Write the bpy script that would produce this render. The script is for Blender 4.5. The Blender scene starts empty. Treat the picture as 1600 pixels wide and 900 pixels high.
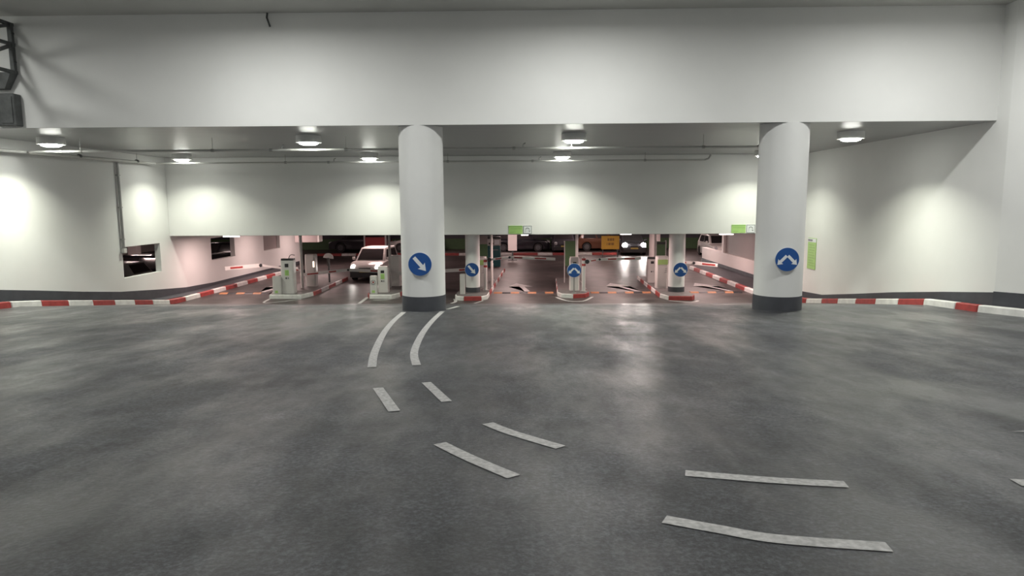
import bpy, bmesh, math, random
from mathutils import Vector, Matrix
random.seed(7)
scene = bpy.context.scene
C = scene.collection
PI = math.pi
R = math.radians

# ------------------------------------------------------------------ camera
FPX = 1060.0
cd = bpy.data.cameras.new('camera'); cam = bpy.data.objects.new('camera', cd); C.objects.link(cam)
cd.sensor_width = 36.0; cd.lens = 36.0 * FPX / 1600.0; cd.clip_end = 300
pitch = math.atan(135.0 / FPX); yaw = math.atan(24.0 / FPX)
M3 = Matrix.Rotation(yaw, 3, 'Z') @ Matrix.Rotation(PI / 2 - pitch, 3, 'X') @ Matrix.Rotation(-R(0.30), 3, 'Z')
cam.matrix_world = Matrix.Translation((0, 0, 1.6)) @ M3.to_4x4()
scene.camera = cam

# ------------------------------------------------------------------ world, exposure
w = bpy.data.worlds.new('world'); scene.world = w; w.use_nodes = True
w.node_tree.nodes['Background'].inputs[0].default_value = (0.5, 0.52, 0.5, 1)
w.node_tree.nodes['Background'].inputs[1].default_value = 0.02
vs = scene.view_settings
vs.view_transform = 'Standard'; vs.look = 'None'; vs.gamma = 1.0; vs.use_curve_mapping = False
vs.exposure = 0.4
HALL_W = 135.0      # watts of each downlight in the forecourt hall
SOFFIT_W = 108.0    # watts of each downlight under the low soffit
GARAGE_W = 62.0     # watts of each batten in the garage
LAMP_COL = (0.97, 1.0, 0.84)
HALL_COL = (0.99, 1.0, 0.965)
GARAGE_COL = (1.0, 0.72, 0.67)

# ------------------------------------------------------------------ dimensions
Y1, Y2, ZG, SL = 17.4, 25.1, -2.18, 0.062
XL, XR = -14.1, 10.6
YW, YB = 15.9, 26.5          # upper front wall, lintel beam at the barriers
ZS, ZH, ZB, ZC = 3.36, 5.86, 0.32, 0.62   # soffit, hall ceiling, lintel underside, garage ceiling
ISL = 0.16
def fz(y):
    if y < Y1: return -SL * y
    if y < Y2: return -SL * Y1 + (ZG + SL * Y1) * (y - Y1) / (Y2 - Y1)
    return ZG

# ------------------------------------------------------------------ materials
def new_mat(name):
    m = bpy.data.materials.new(name); m.use_nodes = True
    nt = m.node_tree; b = nt.nodes['Principled BSDF']
    return m, nt, b
def simple(name, col, rough=0.5, metal=0.0, var=0.06, scale=6.0, bump=0.0, bscale=80.0, spec=0.5):
    m, nt, b = new_mat(name)
    tc = nt.nodes.new('ShaderNodeTexCoord')
    no = nt.nodes.new('ShaderNodeTexNoise'); no.inputs['Scale'].default_value = scale; no.inputs['Detail'].default_value = 5
    nt.links.new(tc.outputs['Object'], no.inputs['Vector'])
    cr = nt.nodes.new('ShaderNodeValToRGB')
    a = [max(0, c * (1 - var)) for c in col]; d = [min(1, c * (1 + var)) for c in col]
    cr.color_ramp.elements[0].position = 0.3; cr.color_ramp.elements[1].position = 0.7
    cr.color_ramp.elements[0].color = (*a, 1); cr.color_ramp.elements[1].color = (*d, 1)
    nt.links.new(no.outputs['Fac'], cr.inputs['Fac']); nt.links.new(cr.outputs['Color'], b.inputs['Base Color'])
    b.inputs['Roughness'].default_value = rough; b.inputs['Metallic'].default_value = metal
    b.inputs['Specular IOR Level'].default_value = spec
    if bump:
        n2 = nt.nodes.new('ShaderNodeTexNoise'); n2.inputs['Scale'].default_value = bscale; n2.inputs['Detail'].default_value = 4
        nt.links.new(tc.outputs['Object'], n2.inputs['Vector'])
        bp = nt.nodes.new('ShaderNodeBump'); bp.inputs['Strength'].default_value = bump; bp.inputs['Distance'].default_value = 0.01
        nt.links.new(n2.outputs['Fac'], bp.inputs['Height']); nt.links.new(bp.outputs['Normal'], b.inputs['Normal'])
    return m
def emit(name, col, strength):
    m, nt, b = new_mat(name)
    b.inputs['Base Color'].default_value = (*col, 1); b.inputs['Emission Color'].default_value = (*col, 1)
    b.inputs['Emission Strength'].default_value = strength; b.inputs['Roughness'].default_value = 0.4
    return m

def asphalt():
    m, nt, b = new_mat('asphalt'); L = nt.links
    tc = nt.nodes.new('ShaderNodeTexCoord')
    def noise(scale, detail=5, rough=0.55, stretch=None):
        n = nt.nodes.new('ShaderNodeTexNoise'); n.inputs['Scale'].default_value = scale
        n.inputs['Detail'].default_value = detail; n.inputs['Roughness'].default_value = rough
        if stretch:
            mp = nt.nodes.new('ShaderNodeMapping'); mp.inputs['Scale'].default_value = stretch
            L.new(tc.outputs['Object'], mp.inputs['Vector']); L.new(mp.outputs['Vector'], n.inputs['Vector'])
        else: L.new(tc.outputs['Object'], n.inputs['Vector'])
        return n
    def ramp(src, stops):
        r = nt.nodes.new('ShaderNodeValToRGB'); e = r.color_ramp.elements
        e[0].position, e[0].color = stops[0][0], (*stops[0][1], 1); e[1].position, e[1].color = stops[-1][0], (*stops[-1][1], 1)
        for p, c in stops[1:-1]: k = e.new(p); k.color = (*c, 1)
        L.new(src, r.inputs['Fac']); return r
    big = noise(0.35, 6, 0.6, (0.6, 1.2, 1)); mid = noise(2.2, 6, 0.6); fine = noise(30, 6, 0.8); grit = noise(190, 2, 0.5)
    c1 = ramp(big.outputs['Fac'], [(0.36, (0.029, 0.030, 0.036)), (0.64, (0.060, 0.0625, 0.071))])
    c2 = ramp(fine.outputs['Fac'], [(0.38, (0.45, 0.45, 0.45)), (0.5, (0.95, 0.95, 0.95)), (0.63, (2.1, 2.1, 2.1))])
    c3 = ramp(mid.outputs['Fac'], [(0.38, (0.70, 0.70, 0.70)), (0.62, (1.28, 1.28, 1.28))])
    m1 = nt.nodes.new('ShaderNodeMixRGB'); m1.blend_type = 'MULTIPLY'; m1.inputs['Fac'].default_value = 1
    L.new(c1.outputs['Color'], m1.inputs['Color1']); L.new(c2.outputs['Color'], m1.inputs['Color2'])
    m2 = nt.nodes.new('ShaderNodeMixRGB'); m2.blend_type = 'MULTIPLY'; m2.inputs['Fac'].default_value = 1
    L.new(m1.outputs['Color'], m2.inputs['Color1']); L.new(c3.outputs['Color'], m2.inputs['Color2'])
    # pale dust specks
    sp = ramp(grit.outputs['Fac'], [(0.74, (0, 0, 0)), (0.80, (1, 1, 1))])
    m3 = nt.nodes.new('ShaderNodeMixRGB'); L.new(sp.outputs['Color'], m3.inputs['Fac'])
    L.new(m2.outputs['Color'], m3.inputs['Color1']); m3.inputs['Color2'].default_value = (0.2, 0.2, 0.19, 1)
    L.new(m3.outputs['Color'], b.inputs['Base Color'])
    pol = noise(0.8, 5, 0.65, (1.3, 0.5, 1))
    rr = ramp(pol.outputs['Fac'], [(0.40, (0.60, 0.60, 0.60)), (0.62, (0.28, 0.28, 0.28))])
    L.new(rr.outputs['Color'], b.inputs['Roughness'])
    b.inputs['Specular IOR Level'].default_value = 0.6; b.inputs['Coat Roughness'].default_value = 0.24
    cw = ramp(pol.outputs['Fac'], [(0.40, (0.15, 0.15, 0.15)), (0.60, (0.50, 0.50, 0.50))]); L.new(cw.outputs['Color'], b.inputs['Coat Weight'])
    b1 = nt.nodes.new('ShaderNodeBump'); b1.inputs['Strength'].default_value = 1.0; b1.inputs['Distance'].default_value = 0.018
    L.new(fine.outputs['Fac'], b1.inputs['Height'])
    b2 = nt.nodes.new('ShaderNodeBump'); b2.inputs['Strength'].default_value = 0.35; b2.inputs['Distance'].default_value = 0.02
    L.new(mid.outputs['Fac'], b2.inputs['Height']); L.new(b1.outputs['Normal'], b2.inputs['Normal'])
    L.new(b2.outputs['Normal'], b.inputs['Normal']); glint = noise(40, 4, 0.7)
    b3 = nt.nodes.new('ShaderNodeBump'); b3.inputs['Strength'].default_value = 0.6; b3.inputs['Distance'].default_value = 0.008
    L.new(glint.outputs['Fac'], b3.inputs['Height']); L.new(b3.outputs['Normal'], b.inputs['Coat Normal'])
    return m
def soffit_mat():
    m, nt, b = new_mat('soffit_boards'); L = nt.links
    tc = nt.nodes.new('ShaderNodeTexCoord')
    wv = nt.nodes.new('ShaderNodeTexWave'); wv.wave_type = 'BANDS'; wv.bands_direction = 'Y'
    wv.inputs['Scale'].default_value = 1.6; wv.inputs['Distortion'].default_value = 0.3; wv.inputs['Detail'].default_value = 1
    L.new(tc.outputs['Object'], wv.inputs['Vector'])
    cr = nt.nodes.new('ShaderNodeValToRGB')
    cr.color_ramp.elements[0].color = (0.31, 0.315, 0.32, 1); cr.color_ramp.elements[1].color = (0.42, 0.425, 0.425, 1)
    L.new(wv.outputs['Fac'], cr.inputs['Fac']); L.new(cr.outputs['Color'], b.inputs['Base Color'])
    bp = nt.nodes.new('ShaderNodeBump'); bp.inputs['Strength'].default_value = 0.15; bp.inputs['Distance'].default_value = 0.01
    L.new(wv.outputs['Fac'], bp.inputs['Height']); L.new(bp.outputs['Normal'], b.inputs['Normal'])
    b.inputs['Roughness'].default_value = 0.33
    return m

MT = dict(
    asphalt=asphalt(), soffit=soffit_mat(),
    wall=simple('white_wall_paint', (0.80, 0.80, 0.785), 0.65, var=0.025, scale=0.8, bump=0.12, bscale=14),
    column=simple('white_column_paint', (0.78, 0.78, 0.77), 0.5, var=0.02, scale=1.5),
    plinth=simple('charcoal_plinth_paint', (0.060, 0.063, 0.074), 0.6, var=0.15, scale=3),
    ceil=simple('grey_hall_ceiling', (0.55, 0.55, 0.52), 0.8, var=0.04, scale=1),
    gfloor=simple('polished_garage_concrete', (0.058, 0.048, 0.047), 0.42, var=0.45, scale=1.6, bump=0.12, bscale=7, spec=0.3),
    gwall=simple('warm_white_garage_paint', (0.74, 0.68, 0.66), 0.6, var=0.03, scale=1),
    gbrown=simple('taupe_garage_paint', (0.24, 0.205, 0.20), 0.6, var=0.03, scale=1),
    gceil=simple('dark_garage_ceiling', (0.28, 0.25, 0.25), 0.8),
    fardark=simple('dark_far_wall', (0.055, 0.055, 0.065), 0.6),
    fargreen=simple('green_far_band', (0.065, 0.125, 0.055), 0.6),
    paint=simple('white_road_paint', (0.46, 0.45, 0.445), 0.6, var=0.28, scale=26, bump=0.3, bscale=90),
    kred=simple('red_kerb_paint', (0.34, 0.045, 0.042), 0.5, var=0.22, scale=5),
    kwhite=simple('white_kerb_paint', (0.72, 0.71, 0.69), 0.5, var=0.12, scale=5),
    slab=simple('island_concrete', (0.13, 0.12, 0.118), 0.6, var=0.2, scale=4),
    metal=simple('galvanised_pipe', (0.42, 0.42, 0.41), 0.4, metal=0.6, var=0.08, scale=3),
    pipew=simple('painted_pipe', (0.55, 0.55, 0.53), 0.4, var=0.06, scale=3),
    steel=simple('dark_weathered_steel', (0.10, 0.105, 0.105), 0.6, metal=0.3, var=0.25, scale=5),
    cab=simple('white_cabinet_enamel', (0.66, 0.64, 0.62), 0.35, var=0.03, scale=4),
    cabg=simple('grey_cabinet_enamel', (0.47, 0.45, 0.44), 0.35, var=0.04, scale=4),
    dark=simple('black_plastic', (0.025, 0.025, 0.028), 0.4),
    blue=simple('blue_sign_sheeting', (0.018, 0.085, 0.30), 0.35, var=0.05),
    swhite=simple('white_sign_sheeting', (0.78, 0.80, 0.82), 0.35, var=0.02),
    green=simple('lime_sign_sheeting', (0.40, 0.62, 0.21), 0.45, var=0.05),
    green2=simple('lime_sign_print', (0.28, 0.48, 0.15), 0.45, var=0.05),
    grey=simple('grey_print', (0.25, 0.26, 0.27), 0.5),
    yellow=simple('yellow_board_paint', (0.62, 0.36, 0.04), 0.45, var=0.05),
    orange=simple('amber_rubber', (0.34, 0.145, 0.065), 0.55, var=0.15),
    red=simple('red_board_paint', (0.30, 0.022, 0.025), 0.5, var=0.05),
    teal=simple('dark_teal_enamel', (0.02, 0.095, 0.105), 0.3, var=0.1),
    glass=simple('dark_car_glass', (0.03, 0.027, 0.028), 0.08, var=0.02),
    tyre=simple('tyre_rubber', (0.018, 0.018, 0.019), 0.8),
    rim=simple('alloy_rim', (0.14, 0.14, 0.15), 0.3, metal=0.8),
    p_white=simple('white_car_paint', (0.72, 0.68, 0.66), 0.18, var=0.01),
    p_dark=simple('graphite_car_paint', (0.045, 0.043, 0.05), 0.18, var=0.01),
    p_black=simple('black_car_paint', (0.016, 0.016, 0.02), 0.14, var=0.01),
    p_silver=simple('silver_car_paint', (0.42, 0.40, 0.39), 0.2, var=0.01),
    p_bronze=simple('bronze_car_paint', (0.10, 0.042, 0.024), 0.22, var=0.01),
    lens=emit('lit_diffuser', (0.98, 1.0, 0.92), 30.0),
    batten=emit('lit_batten_tube', (1.0, 0.93, 0.90), 5.0),
    head=emit('lit_headlamp', (1.0, 0.93, 0.88), 3.0),
    headhi=emit('main_beam_headlamp', (1.0, 0.92, 0.86), 110.0),
    amberl=emit('lit_status_lamp', (1.0, 0.72, 0.55), 2.5),
    plate=simple('yellow_number_plate', (0.55, 0.42, 0.10), 0.4),
)

# ------------------------------------------------------------------ mesh helpers
class MB:
    def __init__(s): s.bm = bmesh.new()
    def _add(s, vs, fs):
        v = [s.bm.verts.new(p) for p in vs]
        for f in fs:
            try: s.bm.faces.new([v[i] for i in f])
            except ValueError: pass
        return v
    def hexa(s, b, t):   # 4 bottom points, 4 top points
        s._add(list(b) + list(t), [(3, 2, 1, 0), (4, 5, 6, 7), (0, 1, 5, 4), (1, 2, 6, 5), (2, 3, 7, 6), (3, 0, 4, 7)]); return s
    def box(s, x0, x1, y0, y1, z0, z1):
        return s.hexa([(x0, y0, z0), (x1, y0, z0), (x1, y1, z0), (x0, y1, z0)], [(x0, y0, z1), (x1, y0, z1), (x1, y1, z1), (x0, y1, z1)])
    def cyl(s, p0, p1, r0, r1=None, n=16):
        r1 = r0 if r1 is None else r1
        p0, p1 = Vector(p0), Vector(p1); d = (p1 - p0).normalized()
        a = d.cross(Vector((0, 0, 1)));
        if a.length < 1e-4: a = Vector((1, 0, 0))
        a.normalize(); b = d.cross(a)
        q = [p0 + (a * math.cos(2 * PI * i / n) + b * math.sin(2 * PI * i / n)) * r0 for i in range(n)]
        q += [p1 + (a * math.cos(2 * PI * i / n) + b * math.sin(2 * PI * i / n)) * r1 for i in range(n)]
        s._add(q, [(i, (i + 1) % n, n + (i + 1) % n, n + i) for i in range(n)] + [tuple(range(n))[::-1], tuple(range(n, 2 * n))]); return s
    def tube(s, pts, r, n=10):
        for a, b in zip(pts[:-1], pts[1:]): s.cyl(a, b, r, n=n)
        return s
    def prism(s, pts, off):   # planar outline extruded by an offset vector
        off = Vector(off); n = len(pts); p = [Vector(q) for q in pts]
        s._add(p + [q + off for q in p], [tuple(range(n))[::-1], tuple(range(n, 2 * n))] + [(i, (i + 1) % n, n + (i + 1) % n, n + i) for i in range(n)]); return s
    def bar(s, p0, p1, wx, h):   # rectangular bar along p0-p1, wx across (horizontal), h tall
        p0, p1 = Vector(p0), Vector(p1); d = (p1 - p0).normalized()
        up = Vector((0, 0, 1)) if abs(d.z) < 0.95 else Vector((0, 1, 0))
        a = d.cross(up).normalized() * (wx / 2); u = a.cross(d).normalized() * (h / 2)
        s.hexa([p0 - a - u, p0 + a - u, p1 + a - u, p1 - a - u], [p0 - a + u, p0 + a + u, p1 + a + u, p1 - a + u]); return s
    def build(s, name, mat, parent=None, bevel=0.0, seg=2, smooth=False):
        bm = s.bm
        bmesh.ops.recalc_face_normals(bm, faces=bm.faces[:])
        if bevel:
            e = [x for x in bm.edges if len(x.link_faces) == 2 and x.calc_face_angle(0) > 0.6]
            bmesh.ops.bevel(bm, geom=e, offset=bevel, segments=seg, affect='EDGES', profile=0.5, clamp_overlap=True)
        me = bpy.data.meshes.new(name); bm.to_mesh(me); bm.free()
        if smooth:
            for p in me.polygons: p.use_smooth = True
            try: me.set_sharp_from_angle(angle=R(38))
            except Exception: pass
        me.materials.append(MT[mat] if isinstance(mat, str) else mat)
        o = bpy.data.objects.new(name, me); C.objects.link(o)
        if parent: o.parent = parent
        return o
def tag(o, label=None, cat=None, group=None, kind=None):
    if label: o['label'] = label
    if cat: o['category'] = cat
    if group: o['group'] = group
    if kind: o['kind'] = kind
    return o
def struct(o, label=None):
    o['kind'] = 'structure'
    if label: o['label'] = label
    return o
def empty(name, loc=(0, 0, 0), rz=0.0):
    o = bpy.data.objects.new(name, None); C.objects.link(o); o.location = loc; o.rotation_euler = (0, 0, rz)
    o.empty_display_size = 0.1
    return o
def copy_tree(o, parent=None):
    c = o.copy(); C.objects.link(c); c.parent = parent
    for ch in [x for x in o.children]: copy_tree(ch, c)
    return c
def shade_cyl(o):
    for p in o.data.polygons: p.use_smooth = True
    try: o.data.set_sharp_from_angle(angle=R(40))
    except Exception: pass
    return o

# ================================================================== STRUCTURE
# floor: sloping asphalt forecourt, short steep ramp, level garage floor
def floor_grid(ys, x0, x1):
    m = MB(); v = []
    for y in ys: v.append([m.bm.verts.new((x0, y, fz(y))), m.bm.verts.new((x1, y, fz(y)))])
    for a, b in zip(v[:-1], v[1:]): m.bm.faces.new([a[0], a[1], b[1], b[0]])
    return m
fl = struct(floor_grid([-14, 0, 8, Y1, 17.6], XL - 0.3, 13.0).build('floor', 'asphalt'), 'worn dark asphalt forecourt sloping down to the barriers')
# ramp and garage slab
fr = struct(floor_grid([17.6, 20, 22, Y2 + 0.0], XL - 0.3, 13.0).build('floor_ramp', 'asphalt'), 'steeper asphalt strip dropping to the garage')
m = MB(); m._add([(-30, Y2, ZG), (26, Y2, ZG), (26, 58, ZG), (-30, 58, ZG)], [(0, 1, 2, 3)])
m._add([(-30, 10, ZG), (XL - 0.3, 10, ZG), (XL - 0.3, Y2, ZG), (-30, Y2, ZG)], [(0, 1, 2, 3)])
fg = struct(m.build('floor_garage', 'gfloor'), 'shiny brown-grey concrete floor of the garage')

# left wall with three openings
def wall_with_holes(x0, x1, y0, y1, z0, z1, holes, mat, name):
    m = MB(); y = y0
    for (a, b, c, d) in holes:
        m.box(x0, x1, y, a, z0, z1); m.box(x0, x1, a, b, z0, c); m.box(x0, x1, a, b, d, z1); y = b
    m.box(x0, x1, y, y1, z0, z1)
    return m.build(name, mat)
wl = struct(wall_with_holes(XL - 0.22, XL, -14, 41.8, -2.6, ZH + 0.2,
    [(23.3, 25.75, -1.0, 0.09), (29.95, 32.4, -0.94, 0.05), (36.0, 38.4, -0.95, 0.30)], 'wall', 'wall_left'), 'long white left wall with three unglazed openings')
struct(MB().box(XL - .2, XL - .17, 36.0, 38.4, -0.95, 0.30).build('window_1', 'gbrown'), 'blanked grey recess at the far end of the left wall')
# right wall of the forecourt, with the angled return next to the camera
wr = struct(MB().box(XR, XR + 0.3, 15.5, YB + 0.4, -2.6, ZH + 0.2).build('wall_right', 'wall'), 'smooth white right wall beside the round column')
m = MB()
m.hexa([(11.35, 13.2, -2.6), (11.65, 13.2, -2.6), (10.9, 15.5, -2.6), (XR, 15.5, -2.6)], [(11.35, 13.2, ZH + .2), (11.65, 13.2, ZH + .2), (10.9, 15.5, ZH + .2), (XR, 15.5, ZH + .2)])
m.box(11.35, 11.65, -14, 13.2, -2.6, ZH + 0.2)
struct(m.build('wall_return', 'wall'), 'angled white wall return at the right edge')
# upper front wall above the soffit edge
wf = struct(MB().box(XL, XR, YW, YW + 0.35, ZS, ZH + 0.2).build('wall_front', 'wall'), 'broad white wall above the soffit edge')
wb = struct(MB().box(XL - .2, 11.7, -14.3, -14, -0.6, ZH + 0.2).build('wall_back', 'wall'))
# lintel beam over the barriers
lb = struct(MB().box(XL, XR, YB, YB + 0.4, ZB, ZS).build('wall_lintel', 'wall', bevel=0.012, seg=1), 'deep white lintel beam over the barrier lanes')
# ceilings
struct(MB().box(XL, XR, YW + 0.35, YB, ZS, ZS + 0.2).build('ceiling', 'soffit'), 'low grey boarded soffit with downlights')
struct(MB().box(XL, 11.5, -14, YW, ZH, ZH + 0.2).build('ceiling_hall', 'ceil'), 'high grey ceiling of the forecourt')
struct(MB().box(XL, XR, YW, YW + 0.35, ZS - 0.004, ZS).build('trim_1', 'soffit'), 'underside of the upper wall')
m = MB(); m.box(-30, 26, YB + 0.4, 58, ZC, ZC + 0.2); m.box(-30, XL - 0.22, 10, YB + .4, ZC, ZC + 0.2); m.box(10.9, 26, 20, YB + .4, ZC, ZC + .2)
struct(m.build('ceiling_garage', 'gceil'))
# garage outer walls
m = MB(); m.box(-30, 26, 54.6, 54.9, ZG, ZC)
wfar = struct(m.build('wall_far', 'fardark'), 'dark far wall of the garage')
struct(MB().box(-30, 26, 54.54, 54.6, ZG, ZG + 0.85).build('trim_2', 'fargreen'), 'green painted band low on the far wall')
struct(MB().box(-30.2, -30, 10, 55, ZG, ZC).build('wall_side_left', 'gwall'))
struct(MB().box(26, 26.2, 20, 55, ZG, ZC).build('wall_side_right', 'gwall'))
m = MB(); m.box(-30, XL - 0.22, 9.8, 10, ZG, ZC); m.box(10.9, 26, 20, 20.2, ZG, ZC)
struct(m.build('wall_side_near', 'gwall'))
# right garage wall: low parapet, recessed taupe wall above, opening beyond
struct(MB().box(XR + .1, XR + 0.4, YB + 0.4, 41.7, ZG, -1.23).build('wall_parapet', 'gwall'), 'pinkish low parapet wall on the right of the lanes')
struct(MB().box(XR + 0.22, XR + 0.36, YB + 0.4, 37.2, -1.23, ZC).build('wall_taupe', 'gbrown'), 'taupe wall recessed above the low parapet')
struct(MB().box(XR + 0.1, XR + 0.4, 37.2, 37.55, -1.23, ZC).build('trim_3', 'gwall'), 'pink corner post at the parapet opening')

# charcoal plinth bands on the walls
def band(name, pts, x0, x1, label):
    m = MB()
    for (ya, za), (yb, zb) in zip(pts[:-1], pts[1:]):
        m.hexa([(x0, ya, fz(ya) - .1), (x1, ya, fz(ya) - .1), (x1, yb, fz(yb) - .1), (x0, yb, fz(yb) - .1)], [(x0, ya, za), (x1, ya, za), (x1, yb, zb), (x0, yb, zb)])
    return struct(m.build(name, 'plinth'), label)
band('baseboard_left', [(-14, fz(-14) + .46), (17.4, -0.63), (19, -.86), (21, -1.16), (23, -1.43), (25.5, -1.67), (27.5, -1.84), (30, -1.93), (41.8, -1.98)], XL, XL + 0.025, 'charcoal plinth band along the left wall')
band('baseboard_right', [(15.5, -0.50), (17.4, -0.74), (19.7, -1.06), (22, -1.42), (24.4, -1.78), (26.9, -1.93)], XR - 0.025, XR, 'charcoal plinth band along the right wall')
struct(MB().hexa([(11.325, 13.2, -1), (11.35, 13.2, -1), (XR, 15.5, -1.1), (XR - .025, 15.5, -1.1)], [(11.325, 13.2, -.36), (11.35, 13.2, -.36), (XR, 15.5, -.48), (XR - .025, 15.5, -.48)]).build('baseboard_return', 'plinth'))
struct(MB().box(XR + .075, XR + .1, YB + 0.4, 41.7, ZG, ZG + 0.30).build('baseboard_parapet', 'plinth'))

# raised charcoal walkways between walls and kerbs
def walkway(name, pts, xw, label):
    m = MB()
    for (xa, ya), (xb, yb) in zip(pts[:-1], pts[1:]):
        a, b = fz(ya), fz(yb)
        m.hexa([(xa, ya, a - .05), (xw, ya, a - .05), (xw, yb, b - .05), (xb, yb, b - .05)], [(xa, ya, a + .13), (xw, ya, a + .13), (xw, yb, b + .13), (xb, yb, b + .13)])
    return struct(m.build(name, 'plinth'), label)
LK = [(-13.35, 11.6), (-13.35, 17.4), (-13.35, 24.4), (-13.2, 28), (-12.95, 38.0)]
RK = [(10.9, 13.0), (10.3, 15.6), (10.2, 17.4), (10.2, 24.4), (10.05, 25.6), (9.15, 27.4), (9.05, 38.0)]
walkway('floor_walkway_left', [(x - .19, y) for x, y in LK], XL + .02, 'narrow charcoal walkway behind the left kerb')
walkway('floor_walkway_right', [(x + .19, y) for x, y in RK[1:5]], XR - .02, 'narrow charcoal walkway behind the right kerb')
walkway('floor_walkway_parapet', [(10.1, 26.9)] + [(x + .19, y) for x, y in RK[5:]], XR + .08, 'charcoal walkway below the parapet')

# ================================================================== KERBS
def path_sampler(pts):
    ln = [0]
    for a, b in zip(pts[:-1], pts[1:]): ln.append(ln[-1] + math.hypot(b[0] - a[0], b[1] - a[1]))
    def at(s):
        for i in range(len(pts) - 1):
            if s <= ln[i + 1] or i == len(pts) - 2:
                t = (s - ln[i]) / (ln[i + 1] - ln[i]); a, b = pts[i], pts[i + 1]
                return (a[0] + (b[0] - a[0]) * t, a[1] + (b[1] - a[1]) * t)
    return at, ln[-1]
def stone(p, q, red, parent, side=1, wd=0.2, h=ISL, base=None):
    """one kerb stone from p to q (xy), set on the floor profile"""
    d = Vector((q[0] - p[0], q[1] - p[1])); n = Vector((-d.y, d.x)).normalized() * wd * side
    e = d.normalized() * 0.008
    p = (p[0] + e.x, p[1] + e.y); q = (q[0] - e.x, q[1] - e.y)
    za, zb = fz(p[1]), fz(q[1])
    m = MB().hexa([(p[0], p[1], za - .03), (q[0], q[1], zb - .03), (q[0] + n.x, q[1] + n.y, zb - .03), (p[0] + n.x, p[1] + n.y, za - .03)],
                  [(p[0] + n.x * .1, p[1] + n.y * .1, za + h), (q[0] + n.x * .1, q[1] + n.y * .1, zb + h), (q[0] + n.x, q[1] + n.y, zb + h), (p[0] + n.x, p[1] + n.y, za + h)])
    return m.build('kerb_stone', 'kred' if red else 'kwhite', parent, bevel=0.018, seg=1)
def kerb(pts, step, red0, side, label, first=None):
    root = tag(empty('kerb'), label, 'kerb')
    at, total = path_sampler(pts); s = 0.0; red = red0
    while s < total - 0.2:
        e = min(s + (first if first and s == 0 else step), total); stone(at(s), at(e), red, root, side); red = not red; s = e
    return root
kerb(LK, 1.1, True, 1, 'red and white painted kerb curving along the left wall')
kerb(RK[1:6], 1.2, True, -1, first=.75, label='red and white painted kerb along the right wall, behind the right round column')
kerb(RK[:2][::-1], 1.4, False, 1, 'white kerb end at the right edge of the forecourt')
kerb(RK[5:], 1.2, False, -1, 'red and white painted kerb below the pinkish parapet')
root = tag(empty('kerb'), 'long low red and white kerb across the back, before the parked cars', 'kerb')
x = -15.0; red = True
while x < 5.4:
    l = 1.75 if red else 1.05
    stone((x, 48.0), (x + l, 48.0), red, root, 1, 0.25); x += l; red = not red

# traffic islands: slab plus painted stones round the edge
def island(outline, cols, label, slab_label=None):
    root = tag(empty('traffic_island'), label, 'traffic island')
    n = len(outline)
    cx = sum(p[0] for p in outline) / n; cy = sum(p[1] for p in outline) / n
    ins = [(p[0] + (cx - p[0]) * 0.06, p[1] + (cy - p[1]) * 0.02) for p in outline]
    MB().prism([(p[0], p[1], ZG - .02) for p in ins], (0, 0, ISL + .022)).build('slab', 'slab', root)
    for i in range(n):
        p, q = outline[i], outline[(i + 1) % n]
        L = math.hypot(q[0] - p[0], q[1] - p[1]); k = max(1, round(L / 1.1))
        for j in range(k):
            a = (p[0] + (q[0] - p[0]) * j / k, p[1] + (q[1] - p[1]) * j / k); b = (p[0] + (q[0] - p[0]) * (j + 1) / k, p[1] + (q[1] - p[1]) * (j + 1) / k)
            c = cols[i]; red = (c == 'r') if c in 'rw' else ((j % 2 == 0) == (c == 'a'))
            stone(a, b, red, root, 1, 0.16)
    return root
island([(-10.25, 26.45), (-8.95, 26.45), (-8.72, 27.3), (-8.8, 33.0), (-10.1, 33.0), (-10.4, 27.2)], 'wwarab', 'kerbed island of the leftmost ticket column, nearest the left wall')
island([(-6.25, 26.4), (-5.35, 26.4), (-5.1, 27.0), (-5.1, 33.0), (-6.3, 33.0), (-6.45, 27.0)], 'wwarar', 'kerbed island in front of the small white car')
island([(-2.75, 25.95), (-2.45, 25.8), (-1.75, 25.85), (-1.55, 26.2), (-1.2, 37.0), (-2.6, 37.0), (-2.85, 26.4)], 'wrwbraw', 'kerbed island round the slim column behind the left round column')
island([(1.35, 26.6), (1.8, 26.4), (2.3, 26.6), (2.5, 27.1), (2.45, 32.2), (1.35, 32.2), (1.2, 27.1)], 'wrrarbw', 'short kerbed island carrying the post-mounted two-arrow sign')
island([(5.4, 25.85), (6.3, 25.8), (6.5, 26.2), (6.6, 33.0), (5.35, 33.0), (5.2, 26.6)], 'rrarbw', 'kerbed island round the slim column with the two-arrow sign')

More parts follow.
